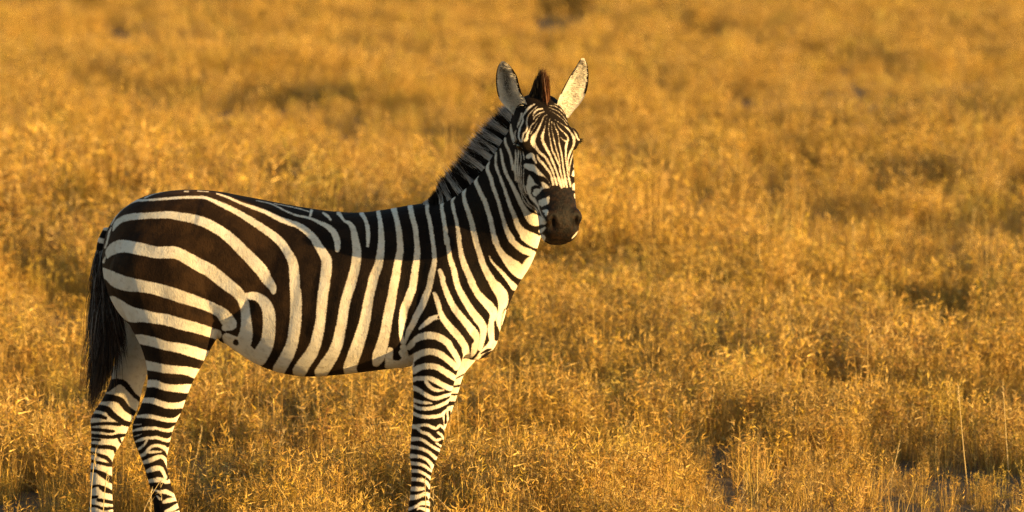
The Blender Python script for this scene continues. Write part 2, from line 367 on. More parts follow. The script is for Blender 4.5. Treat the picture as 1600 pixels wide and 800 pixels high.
# ------------------------------------------------------------------ coat pattern
# Stripes were measured on side-on / front-on sheets: each sheet has an origin, a scale, and
# strokes written as "x,y,width ..." ; W = white stroke on the dark coat, B = dark stroke on white.
SHEETS = dict(T1=(140, 280, 16 / 3), T2=(140, 420, 16 / 3), T3=(400, 300, 16 / 3), T4=(380, 440, 16 / 3), T5=(600, 440, 8), T6=(600, 530, 8), T7=(600, 620, 8),
              T8=(600, 700, 8), H1=(120, 550, 8), H2=(120, 620, 8), H3=(120, 700, 8), N1=(640, 180, 8), N2=(660, 280, 8), N3=(680, 360, 8), N4=(680, 440, 8),
              F1=(780, 160, 10), F2=(780, 230, 10), F3=(780, 300, 10))
NEAR = """
W T1 180,380,12 230,290,16 300,220,22 380,180,24 470,175,20 600,165,22 760,153,24 900,150,24 970,155,28 1040,185,34 1130,225,44 1230,275,50 1330,335,56 1430,400,62 1530,470,68 1600,535,70 | T3 275,520,76 310,600,82 320,700,86 325,800,88 | T4 438,100,96 440,200,98 438,300,100 425,420,100 405,520,100 370,610,108 330,680,110 300,730,110
W T1 460,155,14 540,122,9 640,97,9 740,82,7
W T1 130,570,18 150,500,18 165,440,20 180,400,8
W T1 115,690,24 130,650,14
W T1 790,102,12 825,102,12
W T1 900,98,8 990,104,8
W T1 195,430,10 215,380,40 260,340,50 340,315,58 440,307,55 560,300,58 660,297,64 760,312,70 880,335,78 980,370,84 1080,425,86 1180,500,92 1270,590,98 1350,670,102 1440,770,106 | T2 1470,80,92 1520,145,70 1533,190,44
W T1 150,650,24 172,600,80 240,562,108 320,562,105 440,585,105 560,610,100 700,612,104 780,640,102 900,708,110 1000,760,112 | T2 1060,60,112 1160,140,108 1230,195,98 1280,270,88 1297,350,80 1307,450,92 1300,560,120 1260,640,140 1200,630,140 1140,570,70
W T2 1290,232,60 1380,228,72 1450,272,90 1490,350,105 1497,450,108 1490,560,110 1465,650,125 1410,740,140
W T2 1180,650,110 1300,690,130 1360,760,110
W T2 110,30,80 170,60,96 230,100,122 330,130,118 440,145,102 560,170,100 680,205,105 800,245,105 920,285,95 1020,325,90 1100,370,100 1150,430,118 1185,470,80 1130,490,60
W T2 190,270,90 262,320,104 340,378,130 440,392,108 540,410,96 640,425,95 760,460,95 880,490,90 980,520,86 1060,548,84
W T2 320,575,60 370,580,66 440,590,84 540,612,82 640,642,78 760,662,86 860,690,92 960,722,92 1000,735,90
W H1 850,165,130 980,187,112 1100,210,110 1250,225,106 1380,237,108 1520,280,140
W H1 880,395,95 980,395,96 1080,433,90 1200,452,96 1330,458,112 1450,458,116
W H1 815,605,66 940,608,76 1050,645,76 1160,673,80 1280,668,84 1390,640,98
W H2 760,245,36 860,243,56 960,253,56 1060,278,58 1150,293,58 1240,285,64 1310,245,76
W H2 710,350,10 800,345,18
W H2 690,430,24 780,405,40 870,395,46 930,395,46 1000,395,40 1080,415,46 1160,420,52 1230,390,64
W H2 715,497,8 770,480,16 810,465,10
W H2 730,565,20 800,535,40 880,515,36 930,515,40 1000,510,46 1070,530,46 1140,545,52 1200,505,46
W H2 885,525,28 850,590,28 820,620,34 770,655,30
W H2 790,745,40 850,710,50 900,650,40 950,615,40 1030,610,42 1090,635,56 1130,665,50 1165,640,40
W H2 1130,690,36 1140,730,20
W H2 900,692,40 960,690,36 1050,685,24
W H3 825,185,46 900,160,60 980,130,62 1050,105,50 1100,140,50 1130,200,40 1140,260,20
W H3 880,290,46 960,262,70 1040,252,62 1080,300,50 1112,370,42
W H3 900,415,46 1000,398,62 1070,402,60 1130,425,50 1180,400,46
W H3 945,520,20 1030,548,40 1100,545,60 1170,570,52 1230,605,44
W H3 1000,600,24 1040,640,30
W H3 1090,675,46 1170,650,62 1250,640,44
W H3 1110,795,36 1200,760,62 1270,715,60
W H3 980,860,40 1100,850,44 1280,800,44
W H3 1010,930,40 1120,920,50 1300,880,50
W H3 1040,1010,50 1150,990,50 1320,960,50
W T1 1060,120,14 1150,150,20 1250,195,22 1360,235,30 1460,270,36 1560,320,42 | T3 213,232,46 290,258,50 350,278,52 420,325,58 480,385,64 520,450,70 560,510,80 588,570,88 585,660,92 575,740,90 568,800,90 | T4 665,100,90 655,200,88 645,320,86 625,430,92 600,530,96 560,610,108 510,680,112 470,745,120
W T3 0,70,8 130,100,11 250,160,15 340,195,18 440,215,22 520,250,30 600,290,44 650,340,54 675,400,56 680,450,50 678,482,38
W T3 150,95,6 330,132,9 440,162,10
W T3 462,155,28 450,205,20
W T3 560,175,20 595,200,26 622,232,22
W T3 690,178,40 712,205,26 735,240,22 780,262,38 810,310,50 825,390,60 838,470,72 838,550,78 825,640,82 800,730,84 780,800,86 | T4 870,100,84 845,200,84 830,300,86 810,400,90 790,500,94 750,600,102 700,680,110 650,755,112
W T3 880,180,40 910,230,32 930,300,38 935,380,36 930,450,24
W T3 1018,162,36 1035,250,40 1043,340,48 1045,430,58 1035,520,66 1020,610,72 985,700,80 960,800,78 | T4 1060,80,78 1035,200,84 1015,320,90 985,430,100 950,540,108 915,640,110 890,720,112 905,785,110
W T3 1148,140,52 1170,220,44 1190,320,50 1200,420,54 1200,500,60 1180,600,66 1165,700,74 1145,800,76 | T4 1245,100,76 1225,200,84 1205,300,84 1185,420,90 1160,520,98 1130,620,108 1108,680,64
W T4 1225,570,50 1215,650,70 1240,690,80 1320,700,80 1390,690,70
W T4 1325,590,60 1370,660,60
W T3 1285,122,46 1300,200,44 1325,290,46 1335,380,44 1345,470,50 1340,560,56 1325,660,64 1305,800,66 | T5 335,130,108 300,230,108 255,340,108 235,450,98 225,560,80 215,650,60 235,760,60
W T6 240,100,80 270,200,70 240,290,110 120,340,60 50,330,90
W T3 1430,90,40 1425,150,30 1445,230,36 1460,320,36 1475,420,36 1485,520,40 1485,600,44 1460,700,54 | T5 580,0,80 555,100,80 515,200,90 470,310,90 410,420,85 360,530,80 310,620,70 280,710,50 265,780,20
W T5 630,150,46 655,210,66 680,290,64 700,370,66 740,460,80 800,540,90 870,620,95 940,700,95 1000,790,90 | T6 1020,130,92 1030,210,86 1015,290,90 985,360,50
W T5 690,440,60 640,450,62 590,470,70 510,530,58 445,588,30
W T3 1532,655,36 1555,720,48 | T5 735,0,64 770,100,72 810,200,78 860,300,80 920,390,90 990,470,90 1060,560,100 1130,650,108 1160,720,80 1150,790,70 | T6 1140,80,86 1120,160,70 1095,220,40
W N2 255,190,50 250,280,50 240,350,46 260,450,54 275,560,56 290,660,60 300,800,56 | N3 150,100,50 170,250,56 195,380,66 235,500,74 | T5 905,0,78 940,100,80 1000,210,90 1060,310,90 1120,400,100 1190,490,108 1240,570,98 1240,660,80 1220,760,72 | T6 1200,120,60
W N2 300,30,40 350,110,60 390,200,50 375,270,40 380,340,50 405,440,44 430,540,46 445,640,50 460,740,64 | N3 290,80,54 310,200,60 330,320,70 370,440,80 420,560,84 470,670,88 | T5 1085,0,82 1130,80,84 1180,160,90 1250,240,100 1320,310,116 1370,390,108 1360,470,90 1340,560,90 1350,650,100 1365,730,100 1375,800,90 | T6 1290,140,40
W N2 430,20,90 480,80,90 520,120,60 515,190,46 530,280,56 560,370,60 590,460,62 620,560,66 640,660,70 670,780,76 | N3 500,120,66 535,230,70 570,330,76 600,430,80 650,530,90 700,620,100 760,710,120 | N4 760,60,130 830,160,150 850,250,130 830,340,90 805,430,80 790,520,70 800,610,40
W N4 880,360,20 855,450,30 835,540,20
W N3 675,320,14 710,390,24 770,460,34 820,510,50 880,580,50 930,640,60 985,705,84 | N4 1000,80,60
W N1 840,755,50 | N2 660,10,52 690,90,56 735,190,60 785,290,62 815,390,60 845,480,62 865,570,64 885,670,64 915,780,80 | N3 740,110,70 790,220,70 850,310,90 930,400,130 1010,470,170 1080,530,160 1130,500,160 1180,420,150 1235,340,90
W N1 985,585,40 970,670,46 1000,750,50 1020,800,50 | N2 880,90,50 915,180,50 950,280,46 975,380,46 1000,470,48 1030,570,54 1070,670,70 1120,760,80 | N3 930,90,60 990,160,76 1060,220,80 1140,260,90 1225,290,76
W N1 1080,470,24 1075,580,36 1085,650,40 1110,720,34 1140,800,40 | N2 1010,80,40 1045,180,44 1080,290,50 1115,380,56 1150,460,60 1190,570,76 1250,660,100 1330,720,140 1410,770,160 | N3 1120,70,120 1200,130,130 1290,170,110 1340,90,80
W N1 1135,420,20 1150,500,36 1165,590,40 1190,680,44 1220,760,46 | N2 1090,10,42 1130,90,50 1180,190,60 1220,280,60 1270,370,70 1320,450,100 1400,510,150 1480,520,100 1520,540,60
W N2 1480,650,56 1530,610,30
W N1 1190,280,24 1200,350,40 1230,420,36 1260,500,36 1280,590,36 1290,680,30 | F2 225,290,46 250,400,40 260,520,30
W N1 1262,120,24 1270,200,40 1290,280,44 1312,355,36
W T5 310,790,40 400,722,78 500,680,95 620,677,95 720,712,95 800,770,90 | T6 830,100,80 890,190,80 930,280,66 938,370,50
W T6 310,110,60 350,60,80
W T6 330,260,100 420,200,90 520,160,85 620,160,85 720,200,85 800,260,80 870,320,80 900,370,50
W T6 370,395,90 460,350,80 560,335,76 660,350,76 750,400,80 830,450,80 890,490,70
W T6 360,510,60 420,490,60 500,490,60 570,490,60 640,520,70 730,570,70 810,610,70 870,620,60
W T6 520,520,48 550,570,50 610,620,50 680,640,44 745,640,22
W T6 365,610,70 420,630,60 500,680,55 580,725,55 660,740,55 740,715,50 840,685,40
W T7 365,40,50 440,65,45 520,75,40 600,80,18
W T7 370,105,40 430,140,50 520,150,50 620,135,50 720,100,50 800,60,50 870,20,70
W T7 360,205,50 430,235,45 500,250,50 600,250,50 700,235,50 780,180,50 830,155,50
W T7 745,245,30 758,320,24 765,400,26
W T7 795,200,26 798,300,20
W T7 350,370,60 410,370,60 460,355,40 540,355,40 600,380,40 650,395,40 700,360,35 740,385,30 770,425,30
W T7 415,390,40 470,440,40 550,465,45 600,510,40 650,540,40 705,530,35
W T7 675,445,34 720,480,30 745,525,30
W T7 340,530,60 420,525,50 490,545,40 550,585,40 620,630,40 695,672,42
W T7 655,578,24 720,622,30
W T7 330,625,50 420,640,45 500,660,45 570,700,45 640,760,50 680,785,40
W T8 320,100,60 430,105,45 500,125,45 560,165,45 600,220,50 630,265,50
W T8 340,190,50 430,200,45 500,220,40 560,265,40 595,292,30
W T8 345,285,50 430,290,45 500,320,40 560,360,40 590,392,35
W T8 345,390,50 430,395,50 500,410,50 545,450,45 575,500,40
W T8 330,510,60 420,510,60 500,505,40
W T8 330,620,70 420,610,60 490,580,50 550,580,50 565,630,30
W T8 310,765,40 400,730,40 470,690,50 565,690,70
W T8 420,765,26 460,750,30 550,785,60
W T8 290,860,50 420,850,50 570,860,50
W T8 290,960,50 420,950,50 570,960,50
W T8 290,1060,50 420,1050,50 570,1060,50
W T6 1190,200,50 1290,110,70 1340,60,90
W T6 1200,210,40 1130,270,70 1060,330,60 960,430,80
B T6 1185,155,18 1140,210,28 1075,272,22
B T6 1215,178,18 1290,142,38 1340,122,12
B T6 960,377,14 1030,360,16 1085,343,10
B N4 870,345,14 845,400,8
B N4 762,580,50 775,660,70 765,715,50
B N4 750,500,24 755,560,36
B T2 1218,612,44 1222,618,40
B T5 680,440,24 684,466,16
W F2 420,290,80 520,330,120 620,420,120 700,520,120 735,620,140 700,720,160 600,700,200 510,620,160 470,520,120 440,440,70
W F2 440,540,70 445,640,60 470,720,50 510,790,50 | F3 560,100,60 590,150,40
W F3 590,40,120 660,140,150 710,170,120 740,100,100
W F3 690,290,50 735,310,70 735,355,44
B F2 390,222,40 450,210,44 520,225,46 580,268,40 640,335,56 700,395,56 750,450,52 790,530,36 815,600,26
B F2 412,590,24 420,500,46 432,430,62 470,397,62 530,432,80 600,482,86 680,502,80 740,535,66 780,595,34 800,650,24
B F2 515,690,34 525,645,48 565,620,50 622,625,42
B F2 505,715,14 530,765,18 | F3 568,80,24 598,130,24 606,180,12
B F2 590,795,50 650,755,80 705,702,100 770,692,110
B F3 600,115,40 700,60,70 780,20,70
B F3 660,262,46 780,222,66
W F1 750,190,14 700,220,24 670,290,28 630,380,40 590,460,50 540,550,80 530,630,80 570,700,60 630,780,50 | F2 640,90,55 720,160,55 770,240,50 820,330,45 850,420,40 880,510,40 900,585,36
W F1 745,240,14 725,300,16 715,380,22 695,450,40 675,530,60 685,610,60 720,690,60 770,780,55 | F2 770,80,55 810,160,50 850,260,50 890,360,45 920,450,50 950,540,55 975,625,40
W F1 795,250,14 780,330,16 770,420,20 785,520,24 800,600,30 815,680,34 840,780,40 | F2 860,110,40 900,200,40 940,290,40 960,390,45 985,490,45 1015,610,36
W F1 820,300,14 820,400,18 840,500,22 860,600,30 890,720,34 | F2 890,30,34 920,120,32 945,220,26 955,290,20
W F1 855,320,16 880,400,24 915,470,28 930,560,26 940,660,30 965,760,36 | F2 975,110,40 990,210,40 1000,310,40 1020,420,40 1040,530,40 1058,625,30
W F1 900,330,14 940,400,24 1000,460,28 1050,510,36 1078,570,40 1060,625,50 1040,720,44 | F2 1040,30,40 1040,130,36 1045,220,36 1060,320,36 1075,420,36 1095,520,36 1118,610,30
W F1 1060,620,40 1010,590,30 945,535,18
W F1 870,270,12 950,320,16 1020,370,20 1080,420,34 1120,470,36 1160,540,60 1170,620,56 1150,700,44 1110,780,44 | F2 1075,200,36 1075,300,30 1085,400,20
W F2 1160,90,22 1130,180,28 1110,260,30 1095,350,30 1098,440,24
W F2 1185,90,26 1177,200,24 1160,315,18
W F2 1210,100,36 1215,180,30
W F2 1230,320,60 1190,380,90 1160,430,70 1140,440,30
W F2 1220,580,70 1180,600,80 1170,650,50
W F2 1180,740,30 1190,790,24
W F1 780,80,14 860,110,16 950,160,20 1010,230,16 1070,310,14
W F1 790,50,16 870,60,18 960,110,22 1020,180,18
W F1 800,130,10 900,190,14 1000,270,14 1060,350,14
W F1 860,20,18 940,50,22 1000,100,34 1050,170,44 1085,220,36
W F1 1095,345,16 1150,420,16 1200,500,30 1230,570,40 1260,590,30
W F1 1140,330,20 1185,410,14
W F1 700,145,28 640,165,26 570,210,28 530,260,20
W F1 680,100,34 600,112,42 550,160,38 530,210,20
W F1 650,190,12 600,240,20 560,310,22 510,350,20 480,420,24 440,500,34 430,570,50 400,590,50
W F1 600,310,12 560,380,14 520,440,14 490,490,10
W F1 600,60,24 540,110,24 480,170,20 440,240,24 430,320,24 440,400,26 420,450,22 380,490,24 365,550,24 350,620,28
W F1 550,30,36 470,80,46 410,150,36 370,215,20
W F1 350,180,24 370,290,30 330,380,36 310,460,30 305,540,26 330,610,24
W F1 350,170,30 330,260,34 300,340,30 285,390,16
W F1 260,440,18 245,500,20 260,580,20 290,650,20 300,720,20 | F2 300,30,20 300,120,22 290,220,26 285,320,30 290,420,24 300,520,20 310,620,18 345,720,18 | F3 370,100,18 420,180,24 480,240,24 560,290,24 600,330,16
W F2 350,20,16 375,100,16 390,190,14
W F2 330,60,12 340,180,14 320,320,20 315,420,18 320,520,18 340,640,20 370,730,18 | F3 420,100,20 470,180,26 550,240,24 610,310,16
W F2 345,280,14 345,400,14 340,500,14 355,600,14 385,720,14 | F3 430,60,16
W F2 385,330,16 380,430,16 375,520,16 390,620,18 420,720,24 | F3 460,20,28 500,90,48 560,150,48 600,210,34 630,290,20 660,360,20 690,400,16
W F2 255,50,18 260,150,30 250,260,36 255,360,36 268,450,30 282,540,24
W F2 450,150,70 510,120,70 545,180,50 580,250,26
W F2 590,120,26 620,190,48 690,260,55 740,330,50 790,400,42 820,480,40 845,585,36
W F3 1140,722,16 1190,665,22 1228,610,14
B F1 350,640,30 420,690,110 480,720,60 450,760,50
"""
FAR_REAR = """
B H1 380,420,150 520,370,70 600,400,70 660,470,60 720,540,50 800,605,50
B H1 330,570,100 470,580,80 560,620,80 620,700,80 700,760,70 780,795,60
B H2 250,130,70 380,160,80 440,220,80 520,280,70 600,330,70 690,350,60
B H2 180,235,50 280,240,50 355,265,42
B H2 180,350,40 300,335,38 420,335,40 540,345,40
B H2 170,410,40 300,415,40 400,430,44 460,430,32
B H2 170,480,42 300,495,48 420,505,44 520,490,50 600,480,40
B H2 520,500,40 548,570,26
B H2 170,535,28 290,540,26
B H2 160,610,48 300,625,50 400,630,54 470,650,50 482,700,30
B H2 160,700,38 280,730,44 380,770,48 | H3 430,190,40
B H3 170,160,38 300,190,40 430,218,40
B H3 160,280,38 250,295,40 330,335,70 440,405,80
B H3 160,500,40 260,470,28 330,510,68 440,555,50
B H3 160,620,38 250,610,36
B H3 270,650,46 450,680,46
B H3 150,720,38 250,730,30 330,760,40 450,750,34
B H3 150,820,40 300,830,44 450,820,40
B H3 150,910,40 300,920,44 450,910,40
"""
FAR_FRONT = """
B T6 905,488,14 960,460,18 1010,432,12
B T6 875,592,24 960,580,26
B T6 845,692,20 930,690,24
B T7 780,90,60 870,80,50
B T7 765,190,26 772,300,30
B T7 820,190,30 825,260,30
B T7 500,300,60 760,310,60
B T7 500,420,60 780,440,60
B T7 400,540,50 760,560,60
B T7 400,660,50 720,680,50
B T8 330,60,50 680,90,50
B T8 330,180,46 640,210,50
B T8 330,290,46 600,320,46
B T8 330,400,46 600,430,46
B T8 300,510,46 600,540,46
B T8 300,630,46 600,650,46
B T8 300,750,46 600,760,46
"""

def parse(txt):
    out = []
    for line in txt.strip().splitlines():
        kind, rest = line[0], line[2:]
        pts = []
        for chunk in rest.split('|'):
            toks = chunk.split()
            ox, oy, sc = SHEETS[toks[0]]
            for t in toks[1:]:
                x, y, w = (float(q) for q in t.split(','))
                pts.append((ox + x / sc, oy + y / sc, w / sc / 2))
        A = cr_rows(pts, 4) if len(pts) > 2 else np.array(pts)
        A[:, 2] = np.maximum(A[:, 2], 0.35)
        out.append((kind, A))
    return out

def coat_field(X, Y, strokes, base):
    """> 0 dark, < 0 white, in sheet pixels from the nearest stripe edge"""
    M = 8.0
    f = np.full(len(X), base * M)
    order = np.argsort(X)
    Xs, Ys = X[order], Y[order]
    g = f[order]
    for kind, A in strokes:
        rmax = A[:, 2].max() + M
        lo, hi = np.searchsorted(Xs, (A[:, 0].min() - rmax, A[:, 0].max() + rmax))
        x, y = Xs[lo:hi], Ys[lo:hi]
        sel = np.nonzero((y > A[:, 1].min() - rmax) & (y < A[:, 1].max() + rmax))[0]
        if not len(sel):
            continue
        x, y = x[sel], y[sel]
        d = np.full(len(sel), M)
        for (x0, y0, r0), (x1, y1, r1) in zip(A[:-1], A[1:]):
            dx, dy = x1 - x0, y1 - y0
            L2 = dx * dx + dy * dy + 1e-9
            t = np.clip(((x - x0) * dx + (y - y0) * dy) / L2, 0, 1)
            d = np.minimum(d, np.hypot(x - x0 - t * dx, y - y0 - t * dy) - (r0 + t * (r1 - r0)))
        if kind == 'W':
            g[lo + sel] = np.minimum(g[lo + sel], d)
        else:
            g[lo + sel] = np.maximum(g[lo + sel], -d)
    f[order] = g
    return f

ST_NEAR, ST_REAR, ST_FRONT = parse(NEAR), parse(FAR_REAR), parse(FAR_FRONT)

def coat(P, N):
    """stripe field of every vertex; the unseen half of the head mirrors the seen half"""
    s, u, w = hloc(P)
    Q = P.copy()
    in_head = (s > -.04) & (s < .62) & (np.abs(u) < .13) & (w > -.21) & (w < .06)
    away = (N @ np.array((0, -0.998, 0.07)) < 0.02) & in_head
    Q[away] = H_O + s[away, None] * E_S - u[away, None] * E_U + w[away, None] * E_W
    X, Y = proj(Q)
    f = coat_field(X, Y, ST_NEAR, 1.0)
    py = P[:, 1] - sh(X)
    rear = (py > 0.02) & (X < 262) & (Y > 480)
    f[rear] = coat_field(X[rear], Y[rear], ST_REAR, -1.0)
    front = (py > 0.03) & (X > 600) & (X < 775) & (Y > 548)
    f[front] = coat_field(X[front], Y[front], ST_FRONT, -1.0)
    f = f + .65 * in_head * (s < .34) * np.clip((np.where(away, -u, u) + .075) / .03, 0, 1)
    muz = np.clip((s - .33) / .06, 0, 1) * in_head
    return f, muz, X, Y

# ------------------------------------------------------------------ coat materials
def coat_material():
    m, nt, out = new_mat('striped_coat')
    tc = nd(nt, 'ShaderNodeTexCoord')
    obj = tc.outputs['Object']
    a1 = nd(nt, 'ShaderNodeAttribute', attribute_name='stripe')
    a2 = nd(nt, 'ShaderNodeAttribute', attribute_name='muzzle')
    a3 = nd(nt, 'ShaderNodeAttribute', attribute_name='rump')
    fine = noise(nt, obj, 260, 2, 0.6)
    mid = noise(nt, obj, 60, 3, 0.6)
    broad = noise(nt, obj, 9, 4, 0.6)
    j = math_n(nt, 'MULTIPLY', math_n(nt, 'SUBTRACT', fine, 0.5), 3.2)
    j2 = math_n(nt, 'MULTIPLY', math_n(nt, 'SUBTRACT', mid, 0.5), 1.8)
    f = math_n(nt, 'ADD', math_n(nt, 'ADD', a1.outputs['Fac'], j), j2)
    fac = ramp(nt, f, -0.75, 0.75)
    white = mixc(nt, ramp(nt, broad, 0.35, 0.7), (0.82, 0.77, 0.67), (0.74, 0.67, 0.54))
    white = mixc(nt, math_n(nt, 'MULTIPLY', ramp(nt, mid, 0.48, 0.76), 0.42), white, (0.42, 0.33, 0.22))
    dark = mixc(nt, ramp(nt, broad, 0.4, 0.65), (0.007, 0.005, 0.004), (0.014, 0.009, 0.006))
    brown = mixc(nt, ramp(nt, broad, 0.4, 0.62), (0.022, 0.011, 0.005), (0.056, 0.028, 0.011))
    dark = mixc(nt, math_n(nt, 'MULTIPLY', a3.outputs['Fac'], 0.8), dark, brown)
    dark = mixc(nt, math_n(nt, 'MULTIPLY', ramp(nt, fine, 0.45, 0.8), 0.35), dark, (0.05, 0.03, 0.015))
    muz = mixc(nt, ramp(nt, mid, 0.4, 0.65), (0.006, 0.004, 0.003), (0.022, 0.011, 0.005))
    dark = mixc(nt, a2.outputs['Fac'], dark, muz)
    fr = math_n(nt, 'MULTIPLY', ramp(nt, f, -1.6, 0.2), 0.55)
    white = mixc(nt, fr, white, (0.26, 0.15, 0.07))
    c = mixc(nt, fac, white, dark)
    b = nd(nt, 'ShaderNodeBsdfPrincipled')
    b.inputs['Roughness'].default_value = 0.75
    nt.links.new(math_n(nt, 'MULTIPLY_ADD', a2.outputs['Fac'], 0.06, 0.08), b.inputs['Specular IOR Level'])
    nt.links.new(math_n(nt, 'MULTIPLY_ADD', a2.outputs['Fac'], -0.20, 0.75), b.inputs['Roughness'])
    if 'Diffuse Roughness' in b.inputs:
        b.inputs['Diffuse Roughness'].default_value = 1.0
    nt.links.new(c, b.inputs['Base Color'])
    mp = nd(nt, 'ShaderNodeMapping')
    mp.inputs['Scale'].default_value = (1.0, 1.0, 0.6)
    nt.links.new(obj, mp.inputs[0])
    fur = noise(nt, mp.outputs[0], 190, 3, 0.7)
    bp = nd(nt, 'ShaderNodeBump')
    bp.inputs['Strength'].default_value = 0.55
    bp.inputs['Distance'].default_value = 0.005
    nt.links.new(fur, bp.inputs['Height'])
    bp2 = nd(nt, 'ShaderNodeBump')
    bp2.inputs['Strength'].default_value = 0.35
    bp2.inputs['Distance'].default_value = 0.02
    nt.links.new(noise(nt, obj, 16, 3, 0.5), bp2.inputs['Height'])
    nt.links.new(bp.outputs[0], bp2.inputs['Normal'])
    nt.links.new(bp2.outputs[0], b.inputs['Normal'])
    nt.links.new(b.outputs[0], out.inputs[0])
    return m

def attr_hair_material(name, rough=0.5):
    m, nt, out = new_mat(name)
    a = nd(nt, 'ShaderNodeAttribute', attribute_name='tint')
    b = nd(nt, 'ShaderNodeBsdfPrincipled')
    b.inputs['Roughness'].default_value = rough
    b.inputs['Specular IOR Level'].default_value = 0.25
    nt.links.new(a.outputs['Color'], b.inputs['Base Color'])
    t = nd(nt, 'ShaderNodeBsdfTranslucent')
    nt.links.new(a.outputs['Color'], t.inputs[0])
    mx = nd(nt, 'ShaderNodeMixShader')
    mx.inputs[0].default_value = 0.3
    nt.links.new(b.outputs[0], mx.inputs[1])
    nt.links.new(t.outputs[0], mx.inputs[2])
    nt.links.new(mx.outputs[0], out.inputs[0])
    return m

def simple_mat(name, col, rough, spec=0.5, coatw=0.0):
    m, nt, out = new_mat(name)
    tc = nd(nt, 'ShaderNodeTexCoord')
    n = noise(nt, tc.outputs['Object'], 90, 3)
    b = nd(nt, 'ShaderNodeBsdfPrincipled')
    nt.links.new(mixc(nt, n, tuple(q * 0.7 for q in col), tuple(q * 1.3 for q in col)), b.inputs['Base Color'])
    b.inputs['Roughness'].default_value = rough
    b.inputs['Specular IOR Level'].default_value = spec
    b.inputs['Coat Weight'].default_value = coatw
    nt.links.new(b.outputs[0], out.inputs[0])
    return m

# ------------------------------------------------------------------ zebra assembly
ROOT = np.array((-0.78, 0.0, 0.0))
zebra = bpy.data.objects.new('zebra', None)
COL.objects.link(zebra)
zebra.location = ROOT
zebra['label'] = 'black and white striped zebra standing side-on in dry grass, head turned to look out'
zebra['category'] = 'zebra'

def part(name, me, mat, parent=None):
    me.transform(__import__('mathutils').Matrix.Translation(-Vector(ROOT)))
    o = bpy.data.objects.new(name, me)
    COL.objects.link(o)
    o.parent = parent or zebra
    if mat:
        me.materials.clear()
        me.materials.append(mat)
    me.polygons.foreach_set('use_smooth', np.ones(len(me.polygons), bool))
    return o

def float_attr(me, name, arr):
    a = me.attributes.new(name, 'FLOAT', 'POINT')
    a.data.foreach_set('value', np.asarray(arr, np.float32))

body_me = build_body_mesh()
n = len(body_me.vertices)
P = np.empty(n * 3, np.float32)
body_me.vertices.foreach_get('co', P)
P = P.reshape(-1, 3).astype(float)
Nn = np.empty(n * 3, np.float32)
body_me.vertices.foreach_get('normal', Nn)
Nn = Nn.reshape(-1, 3).astype(float)

# nostrils, mouth line and folds as real relief
s_, u_, w_ = hloc(P)
disp = np.zeros(n)
for sg in (-1, 1):
    d2 = ((s_ - .515) / .022) ** 2 + ((u_ - sg * .046) / .013) ** 2 + ((w_ + .018) / .03) ** 2
    disp -= 0.024 * np.exp(-d2)
mouth = np.exp(-((w_ + .088 + .25 * (s_ - .53)) / .006) ** 2) * np.clip((s_ - .43) / .04, 0, 1) * (np.abs(u_) < .1) * (s_ < .6)
disp -= 0.006 * mouth
Xp, Yp = proj(P)
near = P[:, 1] - sh(Xp) < -0.02
def groove(x0, y0, x1, y1, wid, dep):
    dx, dy = x1 - x0, y1 - y0
    t = np.clip(((Xp - x0) * dx + (Yp - y0) * dy) / (dx * dx + dy * dy), 0, 1)
    d = np.hypot(Xp - x0 - t * dx, Yp - y0 - t * dy)
    return -dep * np.exp(-(d / wid) ** 2) * near * np.clip((1 - np.abs(2 * t - 1)) * 3 + .15, 0, 1)
disp += groove(636, 350, 628, 480, 13, .007)     # rear edge of the shoulder blade
disp += groove(735, 400, 690, 540, 12, .006)
disp += groove(395, 470, 440, 380, 16, .010)     # hollow in front of the haunch
disp -= groove(305, 338, 355, 352, 26, .005)     # hip point
disp += groove(240, 470, 330, 480, 16, .005)
disp += groove(222, 360, 262, 520, 18, .005)     # line between the rump muscles
disp += groove(632, 470, 640, 575, 9, .016)      # behind the elbow
disp += groove(345, 518, 392, 470, 10, .012)     # flank fold
disp += groove(700, 470, 722, 570, 10, .007)
disp += groove(724, 320, 770, 500, 16, .006)     # jugular groove side
for k in range(5):                                # faint ribs
    disp += groove(470 + 30 * k, 400, 440 + 30 * k, 545, 8, .0030)
P = P + Nn * disp[:, None]
body_me.vertices.foreach_set('co', P.astype(np.float32).ravel())
body_me.update()

f, muz, X, Y = coat(P, Nn)
float_attr(body_me, 'stripe', f)
float_attr(body_me, 'muzzle', muz)
rump = np.clip((470 - X) / 90, 0, 1) * np.clip((540 - Y) / 60, 0, 1) + 0.35 * np.clip((650 - X) / 150, 0, 1) * (Y < 590)
float_attr(body_me, 'rump', np.clip(rump, 0, 1))
body = part('body', body_me, coat_material())

